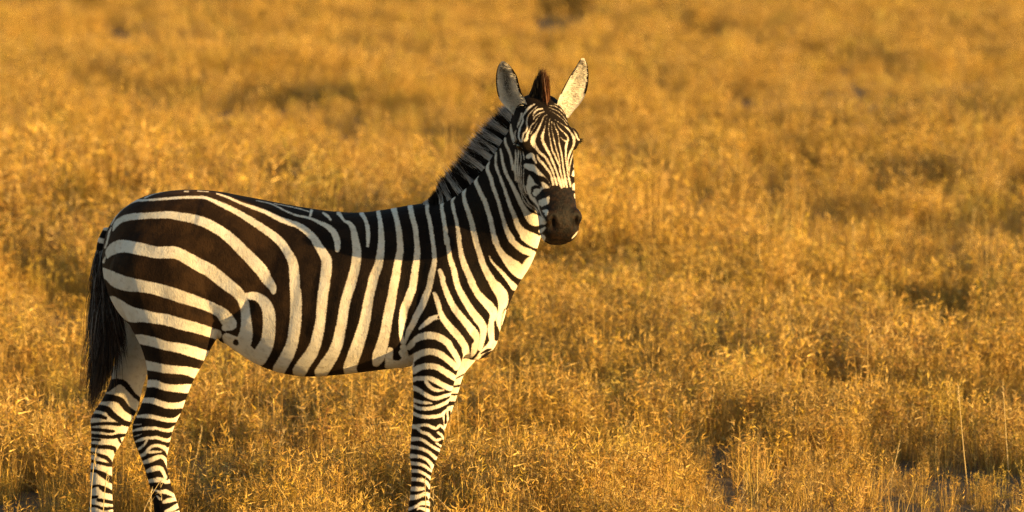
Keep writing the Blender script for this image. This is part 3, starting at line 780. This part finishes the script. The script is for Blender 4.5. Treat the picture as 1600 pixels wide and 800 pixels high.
# ---- hair ribbons
def ribbons(name, roots, dirs, lens, wid, bend, tints, mat, parent=None, seg=3, tips=None):
    k = len(roots)
    side = np.cross(dirs, rng.normal(size=(k, 3)))
    side /= np.linalg.norm(side, axis=1)[:, None] + 1e-9
    V = np.zeros((k, 2 * seg + 1, 3))
    T = np.zeros((k, 2 * seg + 1, 4))
    T[..., 3] = 1
    for i in range(seg + 1):
        t = i / seg
        c = roots + dirs * (lens * t)[:, None] + bend * (lens * t * t)[:, None]
        col = tints if tips is None else tints * (1 - t ** 1.5) + tips * t ** 1.5
        if i < seg:
            ww = wid * (1 - 0.75 * t) / 2
            V[:, 2 * i] = c - side * ww[:, None]
            V[:, 2 * i + 1] = c + side * ww[:, None]
            T[:, 2 * i, :3] = col
            T[:, 2 * i + 1, :3] = col
        else:
            V[:, 2 * seg] = c
            T[:, 2 * seg, :3] = col
    F = []
    base = np.arange(k)[:, None] * (2 * seg + 1)
    faces = []
    for i in range(seg - 1):
        faces.append(base + np.array([2 * i, 2 * i + 1, 2 * i + 3, 2 * i + 2]))
    quads = np.concatenate(faces).tolist() if faces else []
    tris = (base + np.array([2 * seg - 2, 2 * seg - 1, 2 * seg])).tolist()
    me = bpy.data.meshes.new(name)
    me.from_pydata(V.reshape(-1, 3).tolist(), [], quads + tris)
    a = me.color_attributes.new('tint', 'FLOAT_COLOR', 'POINT')
    a.data.foreach_set('color', T.reshape(-1, 4).astype(np.float32).ravel())
    return part(name, me, mat, parent)

HAIR = attr_hair_material('coarse_hair')

def unit(v):
    return v / (np.linalg.norm(v, axis=-1, keepdims=True) + 1e-9)

def build_mane():
    crest = cr_rows([(660, 319, 0, 2), (672, 317, 0, 8), (682, 316, 0, 19), (694, 314.5, -.002, 28), (712, 305, -.01, 36), (729, 292.5, -.02, 38), (747, 274.5, -.035, 40), (764, 251.5, -.065, 40),
                     (777, 232.5, -.09, 38), (790, 211, -.12, 34), (800, 194, -.145, 28), (810, 182, -.165, 26)], 8)
    m = len(crest)
    k = 15000
    t = (rng.random(k) ** .85) * (m - 1)
    i = np.minimum(t.astype(int), m - 2)
    fr = (t - i)[:, None]
    row = crest[i] * (1 - fr) + crest[i + 1] * fr
    tang = unit((crest[i + 1] - crest[i])[:, :2])
    nx, ny = tang[:, 1], -tang[:, 0]                 # up-left normal in the picture plane
    roots = np.array([at(a, b + 5, c + sh(a)) for a, b, c, _ in row])
    roots[:, 1] += rng.normal(0, .011, k)
    lean = rng.normal(0, .085, k) - .08
    dx = nx - tang[:, 0] * lean
    dy = ny - tang[:, 1] * lean
    d = np.stack([dx, rng.normal(0, .10, k), -dy], 1)
    d = unit(d)
    clump = 0.5 + 0.5 * np.sin(t * 2.3) * np.sin(t * 5.1 + 1)
    lens = (row[:, 3] + 5) / 430 * rng.uniform(.55, 1.12, k) * (0.80 + .3 * clump)
    px, py = row[:, 0], row[:, 1]
    fld = coat_field(px - nx * 6, py - ny * 6, ST_NEAR, 1.0) + rng.normal(-1.0, .7, k)
    white = fld < 0
    tint = np.where(white[:, None], np.array((.88, .86, .84)) * rng.uniform(.85, 1.1, (k, 1)), np.array((.008, .006, .005)) * rng.uniform(.6, 1.8, (k, 1)))
    tips = np.where(white[:, None], np.array((.70, .62, .56)), np.array((.02, .011, .006))) * rng.uniform(.5, 1.3, (k, 1))
    tipdark = rng.random(k) < .4
    tips[tipdark] = np.array((.022, .013, .009))
    ribbons('mane', roots, d, lens, np.full(k, .0030), rng.normal(0, .06, (k, 3)), tint, HAIR, tips=tips, seg=4)

def build_forelock():
    k = 3000
    a = rng.random(k)
    bx = 829 + 28 * a + rng.normal(0, 1.2, k)
    by = np.interp(bx, [828, 840, 850, 857], [150, 152, 160, 168]) + rng.normal(0, 2, k)
    dy = HY - .135 - .02 * a + rng.normal(0, .010, k)
    base = np.array([at(p, q, r) for p, q, r in zip(bx, by, dy)])
    tx = np.interp(a, [0, .5, .8, 1], [836, 845, 850, 857]) + rng.normal(0, 1.6, k)
    ty = np.interp(tx, [830, 838, 845, 849, 854, 859], [140, 122, 108, 108, 112, 124]) + rng.normal(0, 2.5, k)
    target = np.array([at(p, q, r) for p, q, r in zip(tx, ty, dy + rng.normal(0, .01, k))])
    d = target - base
    L = np.linalg.norm(d, axis=1) * rng.uniform(.6, 1.04, k)
    brown = np.clip((bx - 845) / 7 + rng.normal(0, .35, k), 0, 1)[:, None]  # sunlit look in the tint: brown-orange on the right, shaded dark on the left
    tint = np.array((.008, .006, .005)) * (1 - brown) + np.array((.14, .050, .016)) * brown
    tips = np.array((.02, .010, .006)) * (1 - brown) + np.array((.10, .036, .012)) * brown
    ribbons('forelock', base, unit(d), L, np.full(k, .0026), rng.normal(0, .05, (k, 3)), tint, HAIR, tips=tips)

def build_tail():
    dock = cr_rows([(170, 356, 8), (163, 375, 10), (160, 395, 10), (161, 420, 11), (166, 445, 11), (172, 470, 10), (176, 495, 8), (176, 515, 5)], 5)
    rings = [superring(at(x, y, sh(x)), EX, EY, r / 430, r / 430, r / 430 * 1.05, n=16, p=2) for x, y, r in dock]
    V, F = loft(rings)
    me = bpy.data.meshes.new('tail')
    me.from_pydata(V, [], F)
    co = np.array(V)
    X_, Y_ = proj(co)
    ph = np.sin((Y_ - X_ * .25) / 3.4)
    float_attr(me, 'stripe', np.where(Y_ < 440, ph * 4 + 1.2, 5))
    float_attr(me, 'muzzle', np.zeros(len(co)))
    float_attr(me, 'rump', np.zeros(len(co)))
    tail = part('tail', me, body.data.materials[0])
    k = 3600
    t = rng.beta(1.6, 1.2, k)
    idx = np.minimum((t * (len(dock) - 1)).astype(int), len(dock) - 1)
    idx = np.maximum(idx, 8)
    row = dock[idx]
    ang = rng.uniform(0, 2 * math.pi, k)
    rad = row[:, 2] / 430 * .8
    roots = np.array([at(x, y, sh(x)) for x, y, _ in row]) + np.stack([np.cos(ang) * rad, np.sin(ang) * rad, np.zeros(k)], 1)
    # each hair falls towards a point of the brush outline
    yy = row[:, 1]
    ty = np.clip(yy + rng.uniform(25, 165, k), 430, 655)
    lft = np.interp(ty, [420, 445, 480, 520, 560, 600, 640, 656], [150, 146, 149, 151, 143, 133, 134, 138])
    rgt = np.interp(ty, [420, 450, 480, 520, 560, 590, 615, 640, 656], [170, 180, 188, 196, 196, 185, 168, 150, 142])
    q = np.clip(.5 - .42 * np.cos(ang) * -1 + rng.normal(0, .20, k), -.22, 1.04)
    tx = lft + (rgt - lft) * q
    target = np.array([at(a, b, .09) for a, b in zip(tx, ty)])
    target[:, 1] = roots[:, 1] + np.sin(ang) * .045 + rng.normal(0, .012, k)
    d = target - roots
    L = np.linalg.norm(d, axis=1)
    d = unit(d)
    out = np.stack([np.cos(ang) * .25 - .12, np.sin(ang) * .25, np.full(k, .12)], 1) * rng.uniform(.2, 1, (k, 1))
    mixw = rng.random(k)
    light = (mixw < .30) & (yy < 475)
    tint = np.array((.012, .008, .006)) * rng.uniform(.5, 2.0, (k, 1)) ** 2
    tint[light] = np.array((.40, .36, .33)) * rng.uniform(.4, 1.2, (light.sum(), 1))
    tips = np.array((.025, .014, .008)) * rng.uniform(.4, 2.4, (k, 1)) ** 2
    wisp = rng.random(k) < .14
    out[wisp] *= 2.2
    L[wisp] *= rng.uniform(.8, 1.15, wisp.sum())
    ribbons('tail_brush', roots, unit(d + out * .5), L * rng.uniform(.85, 1.05, k), np.full(k, .0032), -out * .5, tint, HAIR, parent=tail, tips=tips, seg=5)

def ear_material():
    m, nt, out = new_mat('ear_fur')
    a = nd(nt, 'ShaderNodeAttribute', attribute_name='tint')
    tc = nd(nt, 'ShaderNodeTexCoord')
    n = noise(nt, tc.outputs['Object'], 170, 3, 0.7)
    c = mixc(nt, math_n(nt, 'MULTIPLY', ramp(nt, n, 0.45, 0.75), 0.12), a.outputs['Color'], (0.10, 0.07, 0.05))
    b = nd(nt, 'ShaderNodeBsdfPrincipled')
    b.inputs['Roughness'].default_value = 0.8
    b.inputs['Specular IOR Level'].default_value = 0.15
    nt.links.new(c, b.inputs['Base Color'])
    t = nd(nt, 'ShaderNodeBsdfTranslucent')
    nt.links.new(c, t.inputs[0])
    mx = nd(nt, 'ShaderNodeMixShader')
    mx.inputs[0].default_value = 0.22
    nt.links.new(b.outputs[0], mx.inputs[1])
    nt.links.new(t.outputs[0], mx.inputs[2])
    nt.links.new(mx.outputs[0], out.inputs[0])
    return m

EARM = ear_material()

def build_ear(rows, yb, yt, dark_side, turn):
    """rows: Y, Xleft, Xright measured outline; cup opening towards the front"""
    rows = cr_rows(rows, 4)
    m, nj = len(rows), 26
    V, T = [], []
    front = unit(np.array((-.15 * dark_side * 0, -1.0, .05)))
    faces = []
    grids = []
    for layer in (0, 1):
        for i, (Y, xl, xr) in enumerate(rows):
            t = i / (m - 1)                  # 0 tip, 1 base
            yc = yt + (yb - yt) * t
            wp = (xr - xl) / 430
            l, r = at(xl, Y, yc - turn * wp / 2), at(xr, Y, yc + turn * wp / 2)
            wdt = r[0] - l[0]
            for j in range(nj):
                q = j / (nj - 1) * 2 - 1
                x = l + (r - l) * (j / (nj - 1))
                dep = .24 * wdt * (1 - abs(q) ** 2.2) * min(1, .25 + t * 2.2)
                p = x - front * dep
                if layer == 1:
                    th = .0045 * (1 - abs(q) ** 6)
                    p = p - front * (th + .0015)
                V.append(tuple(p))
                if layer == 0:
                    edge = abs(q)
                    col = np.array((.80, .74, .64)) * (.85 + .3 * rng.random())
                    core = math.exp(-((q + .05) / .42) ** 2) * math.exp(-((t - .42) / .26) ** 2) * (1.12 if dark_side > 0 else .6)
                    col = col * (1 - .75 * core) + np.array((.03, .022, .017)) * .75 * core
                    rim = edge > .84 and t < .80
                    side_dark = (q * dark_side > .72) and t < .36
                    if (rim and t < .62) or side_dark:
                        col = np.array((.016, .012, .010))
                    if t < .05:
                        col = np.array((.72, .66, .55))
                else:
                    col = np.array((.70, .64, .54)) if not (.05 < t < .30 or .60 < t < .78) else np.array((.018, .013, .01))
                T.append((*col, 1))
        grids.append(layer * m * nj)
    for gi, g in enumerate(grids):
        for i in range(m - 1):
            for j in range(nj - 1):
                a = g + i * nj + j
                fc = (a, a + 1, a + nj + 1, a + nj)
                faces.append(fc if gi == 0 else fc[::-1])
    g0, g1 = grids
    for i in range(m - 1):
        for j in (0, nj - 1):
            a, b = i * nj + j, (i + 1) * nj + j
            faces.append((g0 + a, g0 + b, g1 + b, g1 + a))
    me = bpy.data.meshes.new('ear')
    me.from_pydata(V, [], faces)
    ca = me.color_attributes.new('tint', 'FLOAT_COLOR', 'POINT')
    ca.data.foreach_set('color', np.array(T, np.float32).ravel())
    ear = part('ear', me, EARM)
    # soft hair lining the cup
    G = np.array(V[:m * nj]).reshape(m, nj, 3)
    k = 900
    ii = rng.integers(3, m - 2, k)
    jj = rng.integers(1, nj - 1, k)
    roots = G[ii, jj]
    q = jj / (nj - 1) * 2 - 1
    t = ii / (m - 1)
    d = np.stack([-q * .8 + rng.normal(0, .35, k), np.full(k, -.75), .35 + rng.normal(0, .3, k)], 1)
    pale = rng.random(k) < np.clip(.66 + .4 * np.abs(q) + .5 * (t - .5), .3, .98)
    tint = np.where(pale[:, None], np.array((.84, .77, .66)), np.array((.03, .02, .015))) * rng.uniform(.75, 1.1, (k, 1))
    ribbons('ear_hair', roots, unit(d), rng.uniform(.010, .024, k), np.full(k, .0013), rng.normal(0, .1, (k, 3)), tint, HAIR, parent=ear)

def build_eye(sg):
    c = hp(.186, sg * .099, -.052)
    V, F = [], []
    nn = 14
    rr = (.021, .0165, .0185)
    for i in range(nn + 1):
        th = math.pi * i / nn
        for k in range(2 * nn):
            ph = math.pi * k / nn
            V.append(tuple(c + E_S * rr[0] * math.sin(th) * math.cos(ph) + E_W * rr[2] * math.sin(th) * math.sin(ph) + E_U * rr[1] * math.cos(th)))
    for i in range(nn):
        for k in range(2 * nn):
            a, b = i * 2 * nn + k, i * 2 * nn + (k + 1) % (2 * nn)
            F.append((a, b, b + 2 * nn, a + 2 * nn))
    me = bpy.data.meshes.new('eye')
    me.from_pydata(V, [], F)
    eye = part('eye', me, EYEM)
    k = 60
    t = rng.random(k)
    roots = np.array([hp(.168 + .004 * rng.random(), sg * .108, -.062 + .034 * q) for q in t])
    d = unit(np.outer(np.ones(k), E_U * sg * .85 + E_S * .35 + E_W * .25) + rng.normal(0, .12, (k, 3)))
    tint = np.full((k, 3), .01)
    ribbons('eyelash', roots, d, rng.uniform(.020, .036, k), np.full(k, .0022), np.outer(np.ones(k), -E_S * .15), tint, HAIR, parent=eye)

EYEM = simple_mat('dark_eye', (.003, .002, .0015), .06, .5, 0.0)
build_mane()
build_forelock()
build_tail()
build_ear([(96, 783.5, 788), (102, 779, 796), (110, 776.3, 802.5), (120, 775, 808), (132, 775, 811), (145, 777, 815), (155, 780.5, 820), (165, 788, 824), (174, 797, 826), (184, 806, 828)], -.155 + HY, -.20 + HY, 1, -.45)
build_ear([(91, 908.5, 913), (97, 904, 916.5), (103, 900.5, 918), (112, 894.5, 919.5), (122, 888.5, 919.5), (134, 882, 918.5), (146, 876, 915.5), (156, 872, 910.5), (165, 870, 904), (174, 870, 896), (184, 872, 889)], -.125 + HY, -.17 + HY, -1, .6)
for sg in (-1, 1):
    build_eye(sg)

# ------------------------------------------------------------------ grass
def grass_material():
    m, nt, out = new_mat('dry_grass')
    a = nd(nt, 'ShaderNodeAttribute', attribute_name='tint')
    oi = nd(nt, 'ShaderNodeObjectInfo')
    patch = noise(nt, oi.outputs['Location'], 0.5, 3, 0.6)
    patch2 = noise(nt, oi.outputs['Location'], 2.7, 2, 0.6)
    c = mixc(nt, math_n(nt, 'MULTIPLY', ramp(nt, patch, 0.35, 0.68), 0.5), a.outputs['Color'], mixc(nt, 1.0, (0, 0, 0), (0.625, 0.368, 0.050)))
    c = mixc(nt, math_n(nt, 'MULTIPLY', ramp(nt, patch2, 0.52, 0.75), 0.35), c, (0.34, 0.19, 0.07))
    green = math_n(nt, 'MULTIPLY', ramp(nt, oi.outputs['Random'], 0.88, 0.94), 0.35)
    c = mixc(nt, green, c, (0.33, 0.31, 0.045))
    hsv = nd(nt, 'ShaderNodeHueSaturation')
    v = math_n(nt, 'ADD', math_n(nt, 'MULTIPLY', oi.outputs['Random'], 0.5), 0.75)
    nt.links.new(v, hsv.inputs['Value'])
    nt.links.new(c, hsv.inputs['Color'])
    b = nd(nt, 'ShaderNodeBsdfPrincipled')
    b.inputs['Roughness'].default_value = 0.6
    b.inputs['Specular IOR Level'].default_value = 0.25
    nt.links.new(hsv.outputs[0], b.inputs['Base Color'])
    t = nd(nt, 'ShaderNodeBsdfTranslucent')
    nt.links.new(hsv.outputs[0], t.inputs[0])
    mx = nd(nt, 'ShaderNodeMixShader')
    mx.inputs[0].default_value = 0.22
    nt.links.new(b.outputs[0], mx.inputs[1])
    nt.links.new(t.outputs[0], mx.inputs[2])
    nt.links.new(mx.outputs[0], out.inputs[0])
    return m

GRASS = grass_material()
PAL = np.array([(.54, .36, .075), (.60, .43, .12), (.46, .27, .055), (.66, .50, .19), (.34, .19, .05), (.52, .38, .045)]) * np.array((1.10, 1.0, .86))

def tuft_mesh(name, seed, blades, stems, hmin, hmax, rad, spread, heads=9, stemh=1.35, grey=0.0):
    r = np.random.default_rng(seed)
    V, F, T = [], [], []
    def ribbon(p, d, L, w, droop, col, seg=3):
        side = np.cross(d, r.normal(size=3))
        side /= np.linalg.norm(side) + 1e-9
        b0 = len(V)
        for i in range(seg + 1):
            t = i / seg
            c = p + d * L * t + np.array((d[0], d[1], -.55)) * droop * L * t * t
            if i < seg:
                ww = w * (1 - .7 * t) / 2
                V.append(c - side * ww); V.append(c + side * ww)
                T.append(col); T.append(col)
            else:
                V.append(c); T.append(col)
        for i in range(seg - 1):
            F.append((b0 + 2 * i, b0 + 2 * i + 1, b0 + 2 * i + 3, b0 + 2 * i + 2))
        F.append((b0 + 2 * seg - 2, b0 + 2 * seg - 1, b0 + 2 * seg))
        return c
    def colour():
        c = PAL[r.integers(len(PAL))] * r.uniform(.7, 1.15)
        g = grey * r.random()
        return (*(c * (1 - g) + np.array((.30, .25, .18)) * g), 1)
    for _ in range(blades):
        a, q = r.uniform(0, 2 * math.pi), rad * math.sqrt(r.random())
        p = np.array((math.cos(a) * q, math.sin(a) * q, -.01))
        b = a + r.normal(0, .9)
        tilt = abs(r.normal(0, spread))
        d = np.array((math.cos(b) * math.sin(tilt), math.sin(b) * math.sin(tilt), math.cos(tilt)))
        ribbon(p, d, r.uniform(hmin, hmax), r.uniform(.0018, .0038), r.uniform(0, .32), colour(), 3)
    for _ in range(stems):
        a, q = r.uniform(0, 2 * math.pi), rad * math.sqrt(r.random())
        p = np.array((math.cos(a) * q, math.sin(a) * q, -.01))
        b = r.uniform(0, 2 * math.pi)
        tilt = abs(r.normal(0, spread * .55))
        d = np.array((math.cos(b) * math.sin(tilt), math.sin(b) * math.sin(tilt), math.cos(tilt)))
        col = colour()
        L = r.uniform(hmin + .6 * (hmax - hmin), hmax) * stemh
        dr = r.uniform(0, .25)
        ribbon(p, d, L, .0024, dr, col, 3)
        hc = colour()
        for h in range(heads):
            t = r.uniform(.55, 1.0)
            c = p + d * L * t + np.array((d[0], d[1], -.55)) * dr * L * t * t
            e = r.normal(size=3) * np.array((.7, .7, .5)) + np.array((0, 0, 1.0))
            e /= np.linalg.norm(e)
            ribbon(c, e, r.uniform(.012, .036), r.uniform(.0026, .0055), r.uniform(0, .5), tuple(np.array(hc[:3]) * r.uniform(.7, 1.2)) + (1,), 1)
    me = bpy.data.meshes.new(name)
    me.from_pydata([tuple(v) for v in V], [], F)
    ca = me.color_attributes.new('tint', 'FLOAT_COLOR', 'POINT')
    ca.data.foreach_set('color', np.array(T, np.float32).ravel())
    me.materials.append(GRASS)
    return me

tuft_col = bpy.data.collections.new('grass_tufts')
specs = [(70, 16, .06, .18, .075, .42), (60, 20, .06, .17, .085, .5), (80, 10, .05, .15, .07, .6), (64, 18, .08, .22, .06, .32), (50, 24, .06, .18, .09, .45),
         (70, 6, .05, .12, .09, .8), (44, 10, .10, .26, .05, .24), (18, 5, .10, .34, .04, .22)]
for i, (b, st, h0, h1, rd, sp) in enumerate(specs):
    me = tuft_mesh('grass_tuft', 100 + i, b, st, h0, h1, rd, sp, heads=(10, 12, 8, 9, 12, 6, 6, 4)[i], grey=(.2, .3, .6, .2, .3, .9, .3, .3)[i])
    tuft_col.objects.link(bpy.data.objects.new('grass_tuft_%d' % i, me))

def vnoise(x, y, sc, seed):
    g = np.random.default_rng(seed).random((128, 128))
    x, y = np.asarray(x) / sc, np.asarray(y) / sc
    xi, yi = np.floor(x).astype(int), np.floor(y).astype(int)
    fx, fy = x - xi, y - yi
    fx, fy = fx * fx * (3 - 2 * fx), fy * fy * (3 - 2 * fy)
    q = lambda a, b: g[a % 128, b % 128]
    return (q(xi, yi) * (1 - fx) + q(xi + 1, yi) * fx) * (1 - fy) + (q(xi, yi + 1) * (1 - fx) + q(xi + 1, yi + 1) * fx) * fy

def scatter():
    pts = []
    bands = [(-5, 5, 85), (5, 16, 66), (16, 34, 46), (34, 60, 30), (60, 100, 20), (100, 150, 11)]
    for y0, y1, dens in bands:
        hw0 = .17 * (y1 + CAM_D) + 2.2
        w = 2 * hw0 + 3.0
        k = int(w * (y1 - y0) * dens)
        x = rng.uniform(-hw0, hw0 + 3.0, k)
        y = rng.uniform(y0, y1, k)
        ok = np.abs(x - .6) < .17 * (y + CAM_D) + 1.6
        pts.append(np.stack([x[ok], y[ok]], 1))
    p = np.concatenate(pts)
    x, y = p[:, 0], p[:, 1]
    cover = .55 * vnoise(x, y * .8, 1.1, 1) + .45 * vnoise(x, y, .42, 2)
    big = vnoise(x, y * .6, 4.5, 3)
    keep = rng.random(len(x)) < np.clip((cover - .35) * 4.6, .05, 1)
    low = np.zeros(len(x), bool)
    # bare strips of ground seen in the field
    for bx0, bx1, by, dep in BARE:
        d = np.abs(y - by - .25 * np.sin(x * 1.7)) / dep
        inside = (x > bx0) & (x < bx1) & (d < 1)
        keep &= ~(inside & (rng.random(len(x)) < .12))
        low |= inside
    hooves = [(262, -.11), (165, .11), (655, -.125), (658, .125)]
    for hx, hy in hooves:
        hy += sh(hx)
        hx = (hx - 800) / 430
        keep &= np.hypot(x - hx, y - hy) > .07
    # short stubble between the tufts
    ks = int(22 * 35 * 13)
    sx, sy = rng.uniform(-6, 7, ks), rng.uniform(-5, 30, ks)
    x, y = np.concatenate([x, sx]), np.concatenate([y, sy])
    cover, big = np.concatenate([cover, np.full(ks, .3)]), np.concatenate([big, np.full(ks, .3)])
    low, keep = np.concatenate([low, np.ones(ks, bool)]), np.concatenate([keep, np.abs(sx - .6) < .0775 * (sy + CAM_D) + 1.5])
    x, y, cover, big, low = x[keep], y[keep], cover[keep], big[keep], low[keep]
    k = len(x)
    sc = rng.uniform(.75, 1.45, k) * (.75 + .5 * big) * (.62 + .85 * cover)
    sc *= 1 + .55 * np.clip((big - .62) / .15, 0, 1) * (rng.random(k) < .5)
    sc[low] *= .55
    near = np.abs(y) < 1.6
    sc[near & (y < .2)] *= .95
    idx = rng.choice(8, k, p=[.19, .19, .13, .15, .17, .08, .06, .03])
    z = np.array([ground_z(a, b) for a, b in zip(x, y)])
    me = bpy.data.meshes.new('grass')
    me.from_pydata(np.stack([x, y, z], 1).tolist(), [], [])
    float_attr(me, 'sc', sc)
    float_attr(me, 'rz', rng.uniform(0, 2 * math.pi, k))
    a = me.attributes.new('pick', 'INT', 'POINT')
    a.data.foreach_set('value', idx.astype(np.int32))
    o = bpy.data.objects.new('grass', me)
    COL.objects.link(o)
    o['kind'] = 'stuff'
    o['label'] = 'dry golden savanna grass covering the plain'
    o['category'] = 'grass'
    ng = bpy.data.node_groups.new('grass_scatter', 'GeometryNodeTree')
    ng.interface.new_socket('Geometry', in_out='INPUT', socket_type='NodeSocketGeometry')
    ng.interface.new_socket('Geometry', in_out='OUTPUT', socket_type='NodeSocketGeometry')
    gi, go = ng.nodes.new('NodeGroupInput'), ng.nodes.new('NodeGroupOutput')
    mp = ng.nodes.new('GeometryNodeMeshToPoints')
    ip = ng.nodes.new('GeometryNodeInstanceOnPoints')
    ci = ng.nodes.new('GeometryNodeCollectionInfo')
    ci.inputs['Collection'].default_value = tuft_col
    ci.inputs['Separate Children'].default_value = True
    ci.inputs['Reset Children'].default_value = True
    ip.inputs['Pick Instance'].default_value = True
    def named(nm, ty):
        q = ng.nodes.new('GeometryNodeInputNamedAttribute')
        q.data_type = ty
        q.inputs['Name'].default_value = nm
        return q.outputs['Attribute']
    L = ng.links
    L.new(gi.outputs[0], mp.inputs['Mesh'])
    L.new(mp.outputs[0], ip.inputs['Points'])
    L.new(ci.outputs[0], ip.inputs['Instance'])
    L.new(named('pick', 'INT'), ip.inputs['Instance Index'])
    cx = ng.nodes.new('ShaderNodeCombineXYZ')
    L.new(named('rz', 'FLOAT'), cx.inputs[2])
    er = ng.nodes.new('FunctionNodeEulerToRotation')
    L.new(cx.outputs[0], er.inputs[0])
    L.new(er.outputs[0], ip.inputs['Rotation'])
    L.new(named('sc', 'FLOAT'), ip.inputs['Scale'])
    L.new(ip.outputs[0], go.inputs[0])
    o.modifiers.new('scatter', 'NODES').node_group = ng

def gd(Y):
    """ground depth (y) under a picture height"""
    return CAM_H / math.tan(PITCH + math.atan((Y - 400) / FPX)) - CAM_D

BARE = [(1.1, 2.4, gd(662), .35), (1.4, 3.2, gd(392), 1.0), (2.6, 5.5, gd(160), 4.0), (-1.2, -.7, gd(690), .25), (-2.8, -1.6, gd(365), 1.0), (.2, .9, gd(50), 5.0), (-.35, .15, gd(672), .2)]
scatter()

# ------------------------------------------------------------------ single tall stalks that stand clear of the field
STRAW = attr_hair_material('straw', 0.6)
def tube(pts, radii, sides=6):
    rings = []
    for i, p in enumerate(pts):
        rings.append([p + EX * (math.cos(2 * math.pi * k / sides) * radii[i]) + EY * (math.sin(2 * math.pi * k / sides) * radii[i]) for k in range(sides)])
    return loft(rings)

def tint_mesh(name, V, F, cols, root):
    me = bpy.data.meshes.new(name)
    me.from_pydata([tuple(v) for v in V], [], F)
    ca = me.color_attributes.new('tint', 'FLOAT_COLOR', 'POINT')
    ca.data.foreach_set('color', np.array(cols, np.float32).ravel())
    me.materials.append(STRAW)
    o = bpy.data.objects.new(name, me)
    COL.objects.link(o)
    o.parent = root
    return o

def stalk(Xb, Yb, Xt, Yt, weed=False, y=None, place=None):
    y = gd(Yb) if y is None else y
    x0 = at(Xb, Yb, y)[0]
    top = at(Xt, Yt, y)
    base = np.array((x0, y, ground_z(x0, y)))
    h = top - base
    root = bpy.data.objects.new('dry_weed' if weed else 'grass_stalk', None)
    COL.objects.link(root)
    root.location = base
    if weed:
        root['label'] = 'brown dry weed with starry seed heads rising above the grass beneath the belly'
        root['category'] = 'weed'
        root['group'] = 'brown dry weeds'
    else:
        where = place or 'standing clear of the zebra, taller than the grass around it'
        root['label'] = 'thin pale straw stalk ' + where
        root['category'] = 'grass stalk'
        root['group'] = 'straw stalks by the zebra legs' if place else 'tall straw stalks'
    bow = np.array((rng.normal(0, .03), rng.normal(0, .03), 0))
    pts = [h * t + bow * math.sin(math.pi * t) for t in np.linspace(0, 1, 8)]
    col = (.40, .20, .07) if weed else (.72, .55, .26)
    V, F = tube(pts, np.linspace(.0024, .0010, 8))
    tint_mesh('stem', V, F, [(*col, 1)] * len(V), root)
    spots = [(1.0, np.zeros(3))]
    if weed:
        spots += [(t, np.array((rng.normal(0, .03), rng.normal(0, .03), 0))) for t in (.55, .68, .78, .88)]
    for t, off in spots:
        V, F, Cc = [], [], []
        c = h * t + bow * math.sin(math.pi * t) + off
        nn = 26 if weed else 14
        for q in range(nn):
            e = rng.normal(size=3) + np.array((0, 0, .3 if weed else 2.2))
            e /= np.linalg.norm(e)
            sd = np.cross(e, rng.normal(size=3))
            sd /= np.linalg.norm(sd)
            L = rng.uniform(.010, .020) if weed else rng.uniform(.015, .03)
            p0 = c if weed else c - h / np.linalg.norm(h) * rng.uniform(0, .07)
            b0 = len(V)
            V += [p0 - sd * .0014, p0 + sd * .0014, p0 + e * L]
            F.append((b0, b0 + 1, b0 + 2))
            k = rng.uniform(.7, 1.2)
            Cc += [(col[0] * k, col[1] * k, col[2] * k, 1)] * 3
        if weed and np.linalg.norm(off) > 0:
            p0 = h * (t - .06) + bow * math.sin(math.pi * (t - .06))
            b0 = len(V)
            V += [p0, p0 + np.array((.0015, 0, 0)), c, c + np.array((.0015, 0, 0))]
            F.append((b0, b0 + 1, b0 + 3, b0 + 2))
            Cc += [(*col, 1)] * 4
        tint_mesh('seed_head', V, F, Cc, root)

for a in [(1514, 784, 1497, 602), (1577, 755, 1567, 600), (1389, 768, 1406, 690), (722, 724, 713, 630), (880, 650, 876, 560), (958, 752, 957, 704), (441, 752, 443, 672),
          (1310, 492, 1306, 408), (1344, 452, 1334, 348), (1519, 408, 1523, 322), (1040, 712, 1046, 640), (1150, 790, 1168, 742), (300, 735, 316, 668)]:
    stalk(*a)
for a in [(148, 885, 150, 700, -.45), (172, 885, 168, 735, -.4), (262, 893, 250, 752, -.55), (230, 893, 236, 770, -.6), (652, 900, 664, 748, -.7), (690, 900, 676, 770, -.65)]:
    stalk(*a[:4], y=a[4], place='crossing the lower %s of the zebra' % ('hind legs' if a[0] < 400 else 'front legs'))
for a in [(520, 770, 512, 640), (548, 775, 556, 664), (594, 778, 600, 690)]:
    stalk(*a, weed=True)
